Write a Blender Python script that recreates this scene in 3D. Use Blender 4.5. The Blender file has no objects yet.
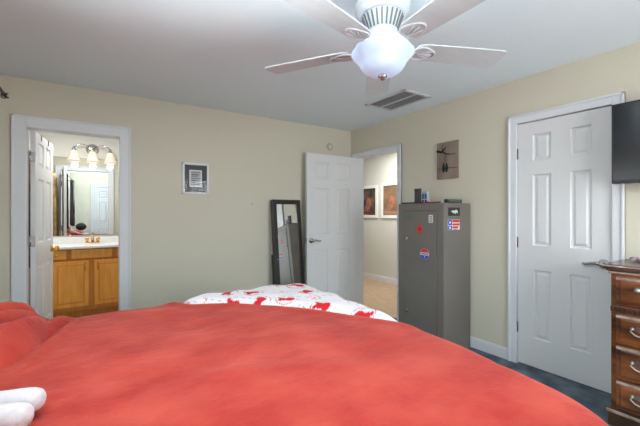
import bpy, bmesh, math, random
from mathutils import Vector, Matrix
PI = math.pi
rnd = random.Random(7)
col = bpy.context.scene.collection
sc = bpy.context.scene

# ------------------------------------------------------------------ materials
def lin(c):
    o = []
    for v in c[:3]:
        v /= 255.0
        o.append(v / 12.92 if v <= .04045 else ((v + .055) / 1.055) ** 2.4)
    return (*o, 1.0)

def mat(name, c, rough=.5, metal=0.0, c2=None, nscale=8.0, stretch=(1, 1, 1), bump=0.0, bscale=60.0,
        spec=.5, sheen=0.0, emit=0.0, ecol=None, detail=4.0, lo=.35, hi=.65, coat=0.0):
    m = bpy.data.materials.new(name); m.use_nodes = True
    nt = m.node_tree; N = nt.nodes; L = nt.links
    b = N['Principled BSDF']
    b.inputs['Base Color'].default_value = lin(c)
    b.inputs['Roughness'].default_value = rough
    b.inputs['Metallic'].default_value = metal
    b.inputs['Specular IOR Level'].default_value = spec
    b.inputs['Coat Weight'].default_value = coat
    b.inputs['Coat Roughness'].default_value = .12
    if sheen:
        b.inputs['Sheen Weight'].default_value = sheen
        b.inputs['Sheen Roughness'].default_value = .4
    if emit:
        b.inputs['Emission Color'].default_value = lin(ecol or c)
        b.inputs['Emission Strength'].default_value = emit
    if c2 or bump:
        tc = N.new('ShaderNodeTexCoord'); mp = N.new('ShaderNodeMapping')
        mp.inputs['Scale'].default_value = stretch
        L.new(tc.outputs['Object'], mp.inputs['Vector'])
    if c2:
        n = N.new('ShaderNodeTexNoise'); n.inputs['Scale'].default_value = nscale
        n.inputs['Detail'].default_value = detail
        L.new(mp.outputs[0], n.inputs['Vector'])
        r = N.new('ShaderNodeValToRGB')
        r.color_ramp.elements[0].position = lo; r.color_ramp.elements[0].color = lin(c)
        r.color_ramp.elements[1].position = hi; r.color_ramp.elements[1].color = lin(c2)
        L.new(n.outputs['Fac'], r.inputs[0]); L.new(r.outputs[0], b.inputs['Base Color'])
    if bump:
        n2 = N.new('ShaderNodeTexNoise'); n2.inputs['Scale'].default_value = bscale
        n2.inputs['Detail'].default_value = 5
        L.new(mp.outputs[0], n2.inputs['Vector'])
        bp = N.new('ShaderNodeBump'); bp.inputs['Strength'].default_value = bump
        bp.inputs['Distance'].default_value = .01
        L.new(n2.outputs['Fac'], bp.inputs['Height']); L.new(bp.outputs[0], b.inputs['Normal'])
    return m

M = {}
M['wall'] = mat('wall_paint', (214, 208, 190), .75, bump=.05, bscale=90, spec=.3)
M['bathwall'] = mat('bathroom_paint', (222, 221, 214), .7, bump=.05, bscale=90, spec=.3)
M['hallwall'] = mat('hall_paint', (210, 210, 203), .75, bump=.05, bscale=90, spec=.3)
M['ceil'] = mat('ceiling_paint', (236, 246, 250), .85, bump=.08, bscale=120, spec=.2)
M['trim'] = mat('trim_paint', (226, 228, 232), .4)
M['door'] = mat('door_paint', (226, 226, 227), .42)
M['carpet'] = mat('slate_carpet', (80, 91, 102), .95, c2=(118, 128, 138), nscale=6, bump=.6, bscale=250, spec=.1, detail=8)
M['vinyl'] = mat('bath_floor', (190, 180, 165), .5, c2=(170, 160, 145), nscale=9)
M['laminate'] = mat('laminate', (168, 138, 108), .35, c2=(200, 172, 142), nscale=5, stretch=(9, 1, 1), detail=6)
M['brass'] = mat('brass', (222, 176, 96), .25, 1.0)
M['nickel'] = mat('satin_nickel', (190, 188, 186), .2, 1.0)
M['steel'] = mat('dark_hinge', (110, 108, 106), .4, 1.0)
M['black'] = mat('black_iron', (28, 24, 22), .45)
M['fanwhite'] = mat('fan_white', (204, 207, 209), .35)
M['fanblade'] = mat('fan_blade', (198, 204, 206), .45, c2=(204, 209, 211), nscale=4, stretch=(1, 8, 1))
M['locker'] = mat('locker_grey', (120, 114, 109), .48, metal=.12, c2=(126, 120, 114), nscale=3, spec=.3, bump=.04, bscale=200)
M['lockerdark'] = mat('locker_gap', (40, 38, 37), .5)
M['oak'] = mat('honey_oak', (222, 146, 56), .42, c2=(232, 164, 74), nscale=5, stretch=(6, 6, .8), detail=7)
M['oakframe'] = mat('oak_face_frame', (184, 112, 38), .45, c2=(198, 126, 48), nscale=5, stretch=(6, 6, .8), detail=7)  # toned darker than the fronts, standing in for shade around them
M['oakdark'] = mat('oak_groove', (206, 132, 52), .5)
M['counter'] = mat('cultured_marble', (240, 240, 240), .2)
M['mirror'] = mat('mirror_silver', (236, 240, 240), .01, 1.0)
M['espresso'] = mat('espresso_wood', (30, 26, 25), .35, c2=(38, 32, 30), nscale=6, stretch=(8, 8, 1))
M['blackgloss'] = mat('black_gloss', (16, 15, 16), .25)
M['tvbody'] = mat('tv_plastic', (34, 35, 38), .35)
M['tvscreen'] = mat('tv_screen', (24, 25, 27), .16, spec=.55)
M['cherry'] = mat('cherry_wood', (64, 36, 20), .3, c2=(146, 86, 46), nscale=3.2, stretch=(3, 1.0, 5), detail=7, coat=.5, lo=.36, hi=.66)
M['cherrydark'] = mat('cherry_dark', (54, 35, 25), .3, c2=(84, 54, 38), nscale=4, coat=.5)
M['worn_glint'] = mat('worn_glint_edge', (186, 164, 150), .35, c2=(136, 108, 92), nscale=20, coat=.5)  # pale tone: worn edges plus highlights painted onto the dresser moldings
M['pewter'] = mat('pewter', (190, 186, 178), .3, 1.0)
M['plush'] = mat('plush_white', (200, 190, 193), .95, c2=(212, 202, 205), nscale=6, bump=.2, bscale=120, sheen=.4)
M['red'] = mat('red_fleece', (166, 51, 44), .92, c2=(188, 73, 60), nscale=4.2, stretch=(1, 1.25, 1), bump=.4, bscale=30, spec=.1, sheen=.12, lo=.36, hi=.66, detail=9)
M['mattress'] = mat('mattress_ticking', (225, 222, 215), .9)
M['bedbase'] = mat('bed_base', (70, 62, 58), .8)
M['white'] = mat('white_matte', (236, 236, 236), .5)
M['offwhite'] = mat('off_white_plastic', (214, 208, 192), .5)
M['ventwhite'] = mat('vent_frame', (214, 214, 216), .5)
M['ventslat'] = mat('vent_slat', (196, 196, 198), .5)
M['ventdark'] = mat('vent_dark', (96, 96, 98), .7)
M['curtain'] = mat('dark_curtain', (62, 54, 56), .9, c2=(50, 44, 46), nscale=10)
M['robe'] = mat('beige_robe', (196, 166, 116), .9, c2=(150, 120, 76), nscale=12)
M['orange'] = mat('orange_towel', (190, 78, 42), .95, c2=(160, 58, 30), nscale=12)
M['dgrey'] = mat('charcoal_cloth', (52, 50, 54), .9)
M['glassclear'] = None
def clear_glass(name, ior):
    m = bpy.data.materials.new(name); m.use_nodes = True
    nt = m.node_tree; N = nt.nodes; N.remove(N['Principled BSDF'])
    tr = N.new('ShaderNodeBsdfTransparent'); gl = N.new('ShaderNodeBsdfGlossy'); gl.inputs['Roughness'].default_value = .02
    fr = N.new('ShaderNodeFresnel'); fr.inputs['IOR'].default_value = ior; mx = N.new('ShaderNodeMixShader')
    nt.links.new(fr.outputs[0], mx.inputs[0]); nt.links.new(tr.outputs[0], mx.inputs[1]); nt.links.new(gl.outputs[0], mx.inputs[2])
    nt.links.new(mx.outputs[0], N['Material Output'].inputs[0])
    return m
m = clear_glass('window_glass', 1.3)
M['glass'] = m

def colm(name, c, rough=.6, **k): return mat(name, c, rough, **k)

# ------------------------------------------------------------------ mesh tools
class MB:
    def __init__(s): s.bm = bmesh.new(); s.mi = 0
    def _fin(s, faces):
        for f in faces: f.material_index = s.mi
    def box(s, x0, y0, z0, x1, y1, z1, bev=0.0, mx=None, seg=2):
        g = bmesh.ops.create_cube(s.bm, size=1.0); vs = g['verts']
        for v in vs:
            v.co = Vector(((x0 + x1) / 2 + v.co.x * (x1 - x0), (y0 + y1) / 2 + v.co.y * (y1 - y0), (z0 + z1) / 2 + v.co.z * (z1 - z0)))
        fs = set(f for v in vs for f in v.link_faces); s._fin(fs)
        if bev:
            es = list(set(e for v in vs for e in v.link_edges))
            r = bmesh.ops.bevel(s.bm, geom=es, offset=bev, segments=seg, affect='EDGES', profile=.5)
            s._fin(r['faces']); vs = list(set(v for f in r['faces'] for v in f.verts))
            # whole island
            st = list(vs); seen = set(vs)
            while st:
                v = st.pop()
                for e in v.link_edges:
                    o = e.other_vert(v)
                    if o not in seen: seen.add(o); st.append(o)
            vs = list(seen)
        if mx is not None:
            for v in vs: v.co = mx @ v.co
        return s
    def lathe(s, prof, c=(0, 0, 0), n=32, axis='z', rmod=None, smooth=True):
        rings = []
        for (r, z) in prof:
            ring = []
            if r < 1e-5:
                p = (0, 0, z); ring = [p]
            else:
                for i in range(n):
                    a = 2 * PI * i / n; rr = r * (rmod(a, r, z) if rmod else 1)
                    ring.append((rr * math.cos(a), rr * math.sin(a), z))
            rings.append(ring)
        def tr(p):
            if axis == 'x': p = (p[2], p[0], p[1])
            if axis == '-x': p = (-p[2], -p[0], p[1])
            if axis == 'y': p = (p[0], p[2], -p[1]) if False else (p[1], p[2], p[0])
            if axis == '-y': p = (p[0], -p[2], p[1])
            return Vector(p) + Vector(c)
        V = [[s.bm.verts.new(tr(p)) for p in ring] for ring in rings]
        for a, b in zip(V[:-1], V[1:]):
            if len(a) == 1 and len(b) == 1: continue
            for i in range(n):
                j = (i + 1) % n
                if len(a) == 1: f = (a[0], b[j], b[i])
                elif len(b) == 1: f = (a[i], a[j], b[0])
                else: f = (a[i], a[j], b[j], b[i])
                try: ff = s.bm.faces.new(f)
                except ValueError: continue
                ff.smooth = smooth; ff.material_index = s.mi
        return s
    def tube(s, pts, r, n=10, closed=False, cap=True, flat=1.0):
        pts = [Vector(p) for p in pts]; R = r if isinstance(r, (list, tuple)) else [r] * len(pts)
        rings = []; up = None
        for i, p in enumerate(pts):
            if closed: d = pts[(i + 1) % len(pts)] - pts[i - 1]
            else: d = pts[min(i + 1, len(pts) - 1)] - pts[max(i - 1, 0)]
            d.normalize()
            if up is None:
                up = Vector((0, 0, 1)) if abs(d.z) < .9 else Vector((1, 0, 0))
            u = (up - d * up.dot(d)).normalized(); w = d.cross(u); up = u
            rings.append([s.bm.verts.new(p + (u * math.cos(2 * PI * k / n) * flat + w * math.sin(2 * PI * k / n)) * R[i]) for k in range(n)])
        m_ = len(rings)
        for i in range(m_ if closed else m_ - 1):
            a, b = rings[i], rings[(i + 1) % m_]
            for k in range(n):
                f = s.bm.faces.new((a[k], a[(k + 1) % n], b[(k + 1) % n], b[k])); f.smooth = True; f.material_index = s.mi
        if cap and not closed:
            for q in (rings[0][::-1], rings[-1]):
                f = s.bm.faces.new(q); f.material_index = s.mi
        return s
    def prism(s, pts, h, mx=None):
        """polygon in xy extruded from z=0 to z=h, then placed with mx"""
        a = [s.bm.verts.new((x, y, 0)) for x, y in pts]; b = [s.bm.verts.new((x, y, h)) for x, y in pts]
        fs = [s.bm.faces.new(a[::-1]), s.bm.faces.new(b)]
        n = len(pts)
        for i in range(n): fs.append(s.bm.faces.new((a[i], a[(i + 1) % n], b[(i + 1) % n], b[i])))
        s._fin(fs)
        if mx is not None:
            for v in a + b: v.co = mx @ v.co
        return s
    def ball(s, c, r, sc_=(1, 1, 1), n=16):
        g = bmesh.ops.create_uvsphere(s.bm, u_segments=n, v_segments=max(6, n // 2), radius=r)
        for v in g['verts']:
            v.co = Vector((v.co.x * sc_[0] + c[0], v.co.y * sc_[1] + c[1], v.co.z * sc_[2] + c[2]))
        for f in set(f for v in g['verts'] for f in v.link_faces): f.smooth = True; f.material_index = s.mi
        return s
    def build(s, name, mats, parent=None, loc=None, smooth=None):
        me = bpy.data.meshes.new(name)
        bmesh.ops.recalc_face_normals(s.bm, faces=s.bm.faces)
        s.bm.to_mesh(me); s.bm.free()
        for m_ in (mats if isinstance(mats, (list, tuple)) else [mats]): me.materials.append(m_)
        if smooth is not None:
            for p in me.polygons: p.use_smooth = smooth
        o = bpy.data.objects.new(name, me); col.objects.link(o)
        if parent is not None:
            o.parent = parent; o.matrix_parent_inverse = Matrix.Identity(4)
            if loc is None: o.location = -parent.location if False else (0, 0, 0)
        if loc is not None: o.location = loc
        return o

def tag(o, label=None, cat=None, group=None, kind=None):
    if label: o['label'] = label
    if cat: o['category'] = cat
    if group: o['group'] = group
    if kind: o['kind'] = kind
    return o
def thing(name, label, cat, loc=(0, 0, 0), rotz=0, group=None):
    o = bpy.data.objects.new(name, None); o.empty_display_size = .1
    col.objects.link(o); o.location = loc; o.rotation_euler = (0, 0, rotz)
    return tag(o, label, cat, group)
def struct(o, label=None): o['kind'] = 'structure'; return tag(o, label)
def copy_tree(o, parent=None):
    c = o.copy(); col.objects.link(c)
    if parent: c.parent = parent
    for ch in list(o.children): copy_tree(ch, c)
    return c

H = 2.42
XW, YS, T = -3.68, -4.70, .12
# ------------------------------------------------------------------ room shell
def wall(name, boxes, m):
    b = MB()
    for q in boxes: b.box(*q)
    return struct(b.build(name, m))
# back wall with the bathroom opening (inner -3.50..-2.814, head 2.007)
wall('wall_north', [(XW - T, 0, 0, -3.515, T, H), (-3.515, 0, 2.022, -2.80, T, H), (-2.80, 0, 0, T, T, H)], M['wall'])
# right wall: hall opening y -.894..-.14, closet recess y -2.93..-2.275
wall('wall_east', [(0, -.113, 0, T, 0, H), (0, -.91, 2.045, T, -.113, H), (0, -2.27, 0, T, -.91, H),
                   (0, -2.94, 2.05, T, -2.27, H), (.06, -2.94, 0, T, -2.27, 2.05), (0, YS - T, 0, T, -2.94, H)], M['wall'])
# west wall with window over the bed
WY0, WY1, WZ0, WZ1 = -3.15, -1.15, 1.05, 1.98
wall('wall_west', [(XW - T, YS, 0, XW, WY0, H), (XW - T, WY1, 0, XW, 0, H), (XW - T, WY0, 0, XW, WY1, WZ0), (XW - T, WY0, WZ1, XW, WY1, H)], M['wall'])
# south wall with window and door recess
SX0, SX1, SZ0, SZ1 = -1.80, -.40, .70, 2.10
wall('wall_south', [(XW - T, YS - T, 0, -3.14, YS, H), (-3.14, YS - T, 2.05, -2.36, YS, H), (-3.14, YS - T, 0, -2.36, YS - .06, 2.05),
                    (-2.36, YS - T, 0, SX0, YS, H), (SX1, YS - T, 0, 0, YS, H), (SX0, YS - T, 0, SX1, YS, SZ0), (SX0, YS - T, SZ1, SX1, YS, H)], M['wall'])
wall('floor', [(XW - T, YS - T, -.05, T * .5, T * .5, 0)], M['carpet'])
wall('ceiling', [(XW - T, YS - T, H, T, T, H + .06)], M['ceil'])
# bathroom shell
BX0, BX1, BY1 = -4.35, -2.45, 1.82
wall('wall_bathroom_north', [(BX0 - .1, BY1, 0, BX1 + .1, BY1 + .1, H)], M['bathwall'])
wall('wall_bathroom_west', [(BX0 - .1, T, 0, BX0, BY1, H)], M['bathwall'])
wall('wall_bathroom_east', [(BX1, T, 0, BX1 + .1, BY1, H)], M['bathwall'])
wall('wall_bathroom_south', [(BX0 - .1, T - .06, 0, XW - T, T, H)], M['bathwall'])
wall('floor_bathroom', [(BX0 - .1, T * .5, -.05, BX1 + .1, BY1 + .1, 0)], M['vinyl'])
wall('ceiling_bathroom', [(BX0 - .1, T, H, BX1 + .1, BY1 + .1, H + .06)], M['ceil'])
# hall shell
HX = 1.50
wall('wall_hall_east', [(HX, -1.8, 0, HX + .1, 3.2, H)], M['hallwall'])
wall('wall_hall_north', [(T, 3.1, 0, HX, 3.2, H)], M['hallwall'])
wall('wall_hall_south', [(T, -1.9, 0, HX + .1, -1.8, H)], M['hallwall'])
wall('wall_hall_west', [(T - .1, T, 0, T, 3.2, H)], M['hallwall'])
b = MB()
wall('floor_hall', [(T * .5, -1.8, -.05, HX, 3.1, 0)], M['laminate'])
wall('ceiling_hall', [(T, -1.9, H, HX + .1, 3.2, H + .06)], M['ceil'])

# casings
def casing_x(name, x0, x1, z1, y, w=.078, side=-1):     # opening on a wall facing -y (side -1)
    b = MB(); t = .018 * side
    ya, yb = sorted((y, y + t)); yc, yd = sorted((y, y + t * 1.5))
    b.box(x0 - w, ya, 0, x0, yb, z1 + w, .004); b.box(x1, ya, 0, x1 + w, yb, z1 + w, .004); b.box(x0 - .001, ya, z1, x1 + .001, yb, z1 + w, .004)
    b.box(x0 - w, yc, 0, x0 - w + .018, yd, z1 + w, .004); b.box(x1 + w - .018, yc, 0, x1 + w, yd, z1 + w, .004); b.box(x0 - w, yc, z1 + w - .018, x1 + w, yd, z1 + w, .004)
    return b
def casing_y(y0, y1, z1, x, w=.075, side=-1, b=None):
    b = b or MB(); t = .018 * side
    xa, xb = sorted((x, x + t)); xc, xd = sorted((x, x + t * 1.5))
    b.box(xa, y0 - w, 0, xb, y0, z1 + w, .004); b.box(xa, y1, 0, xb, y1 + w, z1 + w, .004); b.box(xa, y0 - .001, z1, xb, y1 + .001, z1 + w, .004)
    b.box(xc, y0 - w, 0, xd, y0 - w + .018, z1 + w, .004); b.box(xc, y1 + w - .018, 0, xd, y1 + w, z1 + w, .004); b.box(xc, y0 - w, z1 + w - .018, xd, y1 + w, z1 + w, .004)
    return b
# bathroom opening: jamb + both casings
b = casing_x('t', -3.50, -2.814, 2.007, 0, .095)
b.box(-3.515, -.002, 0, -3.50, T + .002, 2.022); b.box(-2.814, -.002, 0, -2.80, T + .002, 2.022); b.box(-3.51, -.002, 2.007, -2.80, T + .002, 2.022)
struct(b.build('trim_1', M['trim']))
struct(casing_x('t', -3.50, -2.814, 2.007, T, .08, 1).build('trim_2', M['trim']))
b = casing_y(-.894, -.128, 2.03, 0, .064)
b.box(-.002, -.91, 0, T + .002, -.894, 2.045); b.box(-.002, -.128, 0, T + .002, -.113, 2.045); b.box(-.002, -.90, 2.03, T + .002, -.13, 2.045)
struct(b.build('trim_3', M['trim']))
b = casing_y(-2.93, -2.278, 2.038, 0, .070)
b.box(-.002, -2.94, 0, .06, -2.93, 2.048); b.box(-.002, -2.278, 0, .06, -2.27, 2.048); b.box(-.002, -2.94, 2.038, .06, -2.27, 2.048)
struct(b.build('trim_4', M['trim']))
struct(casing_x('t', -3.13, -2.37, 2.04, YS, .075, 1).build('trim_5', M['trim']))
# baseboards
def base(name, q):
    x0, y0, x1, y1 = q; b = MB(); b.box(x0, y0, 0, x1, y1, .085, .002)
    if abs(x1 - x0) < abs(y1 - y0):
        cx = (x0, x1); lo = min(x0, x1); hi = max(x0, x1)
    b.box(x0 + (.004 if abs(x1 - x0) < .1 and x0 < -.001 and x1 > -.05 else 0), y0, .08, x1, y1, .10, .003)
    return struct(b.build(name, M['trim']))
base('baseboard_north', (-2.719, -.014, -.005, -.001)); base('baseboard_north_left', (XW + .001, -.014, -3.596, -.001))
base('baseboard_east', (-.014, -2.207, -.001, -.959)); base('baseboard_east_near', (-.014, YS + .001, -.001, -3.001))
base('baseboard_west', (XW + .001, YS + .01, XW + .014, -.014))
base('baseboard_south', (-2.285, YS + .001, -.015, YS + .014)); base('baseboard_south_left', (XW + .015, YS + .001, -3.21, YS + .014))
base('baseboard_hall', (HX - .014, -1.79, HX - .001, 3.09))

# ------------------------------------------------------------------ doors
def door_mesh(w, h=2.02, t=.035, st=None, mu=None):
    """leaf in local coords: x 0..w (hinge at 0), y -t/2..t/2, z 0..h ; six raised panels on both faces"""
    st = st or .105 * w / .76 + .005; mu = mu or .10 * w / .76
    pw = (w - 2 * st - mu) / 2
    xs = [(st, st + pw), (st + pw + mu, w - st)]
    zs = [(.235, .80), (1.0, 1.585), (1.70, 1.915)]
    prof = [(0, 0), (.008, -.012), (.020, -.012), (.036, -.003)]
    def cuts(rs, L):
        c = {0.0, L}
        for a, b_ in rs:
            for d, _ in prof: c.add(a + d); c.add(b_ - d)
        return sorted(c)
    cx, cz = cuts(xs, w), cuts(zs, h)
    def dep(x, z):
        for a, b_ in xs:
            if a - 1e-6 <= x <= b_ + 1e-6:
                for c, d in zs:
                    if c - 1e-6 <= z <= d + 1e-6:
                        q = min(x - a, b_ - x, z - c, d - z)
                        for (d0, v0), (d1, v1) in zip(prof[:-1], prof[1:]):
                            if q <= d1 + 1e-7: return v0 + (v1 - v0) * (q - d0) / (d1 - d0)
                        return prof[-1][1]
        return 0.0
    b = MB(); bm = b.bm
    for sgn in (-1, 1):
        G = [[bm.verts.new((x, sgn * (t / 2 + dep(x, z)), z)) for z in cz] for x in cx]
        for i in range(len(cx) - 1):
            for j in range(len(cz) - 1):
                q = (G[i][j], G[i + 1][j], G[i + 1][j + 1], G[i][j + 1])
                bm.faces.new(q if sgn < 0 else q[::-1])
    bmesh.ops.remove_doubles(bm, verts=bm.verts, dist=1e-6)
    def side(pts): bm.faces.new([bm.verts.new(p) for p in pts])
    y = t / 2
    side([(0, -y, 0), (0, y, 0), (0, y, h), (0, -y, h)]); side([(w, -y, 0), (w, -y, h), (w, y, h), (w, y, 0)])
    side([(0, -y, h), (0, y, h), (w, y, h), (w, -y, h)]); side([(0, -y, 0), (w, -y, 0), (w, y, 0), (0, y, 0)])
    return b
def lever(parent, x, z, dirn=-1, m=None, t=.035, sides=(-1, 1), knob=False):
    for s in sides:
        b = MB(); ax = 'y' if s > 0 else '-y'
        b.lathe([(0, 0), (.034, 0), (.034, .006), (.029, .012), (.012, .016), (.011, .045), (0, .045)], (x, s * t / 2, z), 20, ax)
        y = s * (t / 2 + .048)
        if knob:
            b.lathe([(.010, .03), (.026, .038), (.030, .052), (.024, .066), (0, .07)], (x, s * t / 2, z), 20, ax)
        else:
            b.ball((x, y, z), .021, (1, .9, 1), 14)
            b.tube([(x, y, z), (x + dirn * .03, y, z + .006), (x + dirn * .065, y - s * .003, z + .001), (x + dirn * .10, y - s * .002, z - .007), (x + dirn * .115, y, z - .002)],
                   [.014, .012, .011, .010, .007], 10)
        o = b.build('door_handle', m or M['nickel'], parent)
def hinges(parent, side, t=.035, zs=(.30, 1.02, 1.77), m=None, leaf=True):
    for z in zs:
        b = MB(); b.tube([(-.004, side * (t / 2 + .004), z - .045), (-.004, side * (t / 2 + .004), z + .045)], .007, 8)
        if leaf: b.box(-.003, -t / 2 + .002, z - .045, -.0005, t / 2, z + .045)
        b.build('hinge', m or M['steel'], parent)
# bathroom door, swung into the bathroom: hinge at left jamb
d = door_mesh(.675, 1.995).build('door_1', M['door']); d.location = (-3.487 + .0175, T + .006, .008); d.rotation_euler = (0, 0, math.radians(83.5))
d.location = (-3.470, .133, .008)
struct(d); lever(d, .675 - .09, .905, m=M['brass'], knob=True); hinges(d, 1, m=M['nickel'])
bathdoor = d
for zx in (.20, .47):
    b = MB(); b.box(zx - .012, -.0215, 1.945, zx + .012, -.0185, 1.999); b.box(zx - .012, -.0215, 1.996, zx + .012, .0215, 1.999)
    b.box(zx - .012, .0185, 1.86, zx + .012, .0215, 1.999); b.tube([(zx, .021, 1.865), (zx, .045, 1.86), (zx, .06, 1.885)], .005, 8)
    tag(b.build('door_hook', M['steel'], d))
# hall door, opened flat along the back wall
d = door_mesh(.79, 2.02).build('door_2', M['door']); d.location = (-.018, -.128, .01); d.rotation_euler = (0, 0, PI)
struct(d); lever(d, .79 - .062, .925, -1); hinges(d, -1, zs=(.30, .76, 1.75), leaf=False)
b = MB(); b.box(.789, -.012, .895, .792, .012, .955); b.build('latch_plate', M['nickel'], d)
# closet door in the right wall
d = door_mesh(.642, 2.02, st=.118, mu=.132).build('door_3', M['door']); d.location = (.0205, -2.283, .012); d.rotation_euler = (0, 0, -PI / 2)
struct(d); lever(d, .642 - .045, .905, -1, sides=(-1,)); hinges(d, -1, zs=(.30, 1.02, 1.77), leaf=False)
# door on the south wall (seen only in the bathroom mirror)
d = door_mesh(.75, 2.02).build('door_4', M['door']); d.location = (-3.125, YS - .022, .012)
struct(d); lever(d, .75 - .06, .92, -1, sides=(1,))

# ------------------------------------------------------------------ windows
def window(name, plane, a0, a1, z0, z1, n):
    """plane 'x' (wall normal x) at XW, or 'y' at YS"""
    fr = MB(); gl = MB(); w = .045
    def bx(m_, a, b_, c, d_, e, f):   # a,b along wall; c,d depth; e,f height
        if plane == 'x': m_.box(c, a, e, d_, b_, f)
        else: m_.box(a, c, e, b_, d_, f)
    P = XW if plane == 'x' else YS
    c0, c1 = P - .09, P - .03
    bx(fr, a0, a0 + w, c0, c1, z0, z1); bx(fr, a1 - w, a1, c0, c1, z0, z1); bx(fr, a0, a1, c0, c1, z0, z0 + w); bx(fr, a0, a1, c0, c1, z1 - w, z1)
    zc = (z0 + z1) / 2; bx(fr, a0, a1, c0, c1, zc - .02, zc + .02)
    for k in range(1, n): q = a0 + (a1 - a0) * k / n; bx(fr, q - .03, q + .03, c0, c1, z0, z1)
    o = struct(fr.build(name, M['trim']))
    bx(gl, a0 + w, a1 - w, P - .064, P - .058, z0 + w, z1 - w); gl.build('window_pane', M['glass'], o)
    cs = MB(); ww = .07
    p0, p1 = P, P + .018
    bx(cs, a0 - ww, a0, p0, p1, z0 - ww, z1 + ww); bx(cs, a1, a1 + ww, p0, p1, z0 - ww, z1 + ww)
    bx(cs, a0, a1, p0, p1, z1, z1 + ww); bx(cs, a0, a1, p0, p1, z0 - ww, z0); bx(cs, a0 - .09, a1 + .09, p0, p1 + .03, z0 - .02, z0)
    cs.build('window_casing', M['trim'], o)
    return o
window('window_1', 'x', WY0, WY1, WZ0, WZ1, 2)
window('window_2', 'y', SX0, SX1, SZ0, SZ1, 2)

# ------------------------------------------------------------------ curtain rod with scroll finial + curtains on west wall
rod = thing('curtain_rod', 'black iron curtain rod with a scrolled finial at upper left edge', 'curtain rod', (-3.55, -.525, 2.108))
RX = 0
b = MB(); b.tube([(0, -.09, 0), (0, -3.10, 0)], .010, 12); b.build('rod', M['black'], rod)
for yy in (-.25, -2.9):
    b = MB(); b.tube([(0, yy, 0), (-.06, yy, -.012), (-.132, yy, -.02)], .007, 8); b.box(-.134, yy - .015, -.06, -.126, yy + .015, .02); b.build('bracket', M['black'], rod)
for sgn, y0 in ((1, -.09), (-1, -3.10)):
    b = MB()
    for tw in (0, PI / 2, PI, 3 * PI / 2):
        pts = []
        for k in range(13):
            t_ = k / 12; r = .022 * math.sin(PI * t_) ** .8
            a = tw + t_ * 1.6
            pts.append((r * math.cos(a), y0 + sgn * .09 * t_, r * math.sin(a)))
        b.tube(pts, .0042, 6)
    b.ball((0, y0, 0), .014); b.ball((0, y0 + sgn * .092, 0), .008)
    b.build('finial', M['black'], rod)
def curtain(y0, y1, label):
    b = MB(); n = 60; rows = 14
    G = []
    for i in range(n + 1):
        u = i / n; y = y0 + (y1 - y0) * u
        rowv = []
        for j in range(rows + 1):
            v = j / rows
            z = 2.090 - v * 1.13
            off = .032 * math.sin(u * PI * 11 + v * .6) * (1 + .3 * v)
            rowv.append(b.bm.verts.new((-3.545 + off, y + .01 * math.sin(u * 23 + v * 3), z)))
        G.append(rowv)
    for i in range(n):
        for j in range(rows):
            f = b.bm.faces.new((G[i][j], G[i + 1][j], G[i + 1][j + 1], G[i][j + 1])); f.smooth = True
    o = b.build('curtain', M['curtain']); so = o.modifiers.new('s', 'SOLIDIFY'); so.thickness = .004
    return tag(o, label, 'curtain', 'dark curtains at the bed window')
curtain(-1.22, -1.47, 'dark curtain panel gathered at the door end of the bed window')
curtain(-3.02, -3.42, 'dark curtain panel gathered at the far end of the bed window')

# ------------------------------------------------------------------ bed
def smooth(t): t = max(0, min(1, t)); return t * t * (3 - 2 * t)
ZT = .705
BXF, BYN, BYF = -1.745, -3.54, -1.55      # inset outline: foot, near, far ; head at wall
def rr_dist(x, y, R0):
    """distance outside the rounded inset outline, and outward direction"""
    x1 = BXF - R0; y0 = BYN + R0; y1 = BYF - R0 * .35
    r1 = R0
    cx = min(x, x1); 
    if y < y0: cy = y0
    elif y > y1: cy = y1
    else: cy = y
    dx, dy = x - cx, y - cy
    L = math.hypot(dx, dy)
    if L < 1e-9: return -1, (0, 0), (cx, cy)
    rad = R0 if (dy <= 0) else math.hypot(dx / L * R0, dy / L * R0 * .35)
    return L - rad, (dx / L, dy / L), (cx + dx / L * rad, cy + dy / L * rad)
def drape(x, y, z0, off, r=.085, fold=.02, ph=0.0, zmin=.06):
    sk = .21 * max(0.0, -2.82 - y)          # the blanket lies slightly askew: its foot edge slants
    d, n, p = rr_dist(x + sk, y, .22)
    p = (p[0] - sk, p[1])
    if d <= 0: return Vector((x, y, z0 + off))
    if d < r * PI / 2:
        g, h = r * math.sin(d / r), r * (1 - math.cos(d / r))
    else:
        q = d - r * PI / 2; g, h = r + q * .05, r + q
        s_ = (p[0] * 7 + p[1] * 7) + ph
        g += fold * smooth(q / .3) * math.sin(s_ * 2.2 * PI)
    if z0 + off - h < zmin: h = z0 + off - zmin
    return Vector((p[0] + n[0] * (g + off), p[1] + n[1] * (g + off), z0 + off - h))
from mathutils import noise as mn
def wr(x, y, s, amp, seed=0.0): return amp * mn.noise(Vector((x * s + seed, y * s - seed, seed * 1.7)))
def bump(x, y, cx, cy, ax, ay, h, p=2.6):
    d = (abs((x - cx) / ax) ** p + abs((y - cy) / ay) ** p)
    return h * max(0.0, 1 - d) ** .62 if d < 1 else 0.0
def seg_ridge(x, y, a, b_, w, h):
    ax_, ay_ = a; bx_, by_ = b_; L2 = (bx_ - ax_) ** 2 + (by_ - ay_) ** 2
    t = max(0, min(1, ((x - ax_) * (bx_ - ax_) + (y - ay_) * (by_ - ay_)) / L2))
    d = math.hypot(x - ax_ - t * (bx_ - ax_), y - ay_ - t * (by_ - ay_))
    return h * math.exp(-(d / w) ** 2) * math.sin(PI * (.12 + .76 * t))
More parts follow.
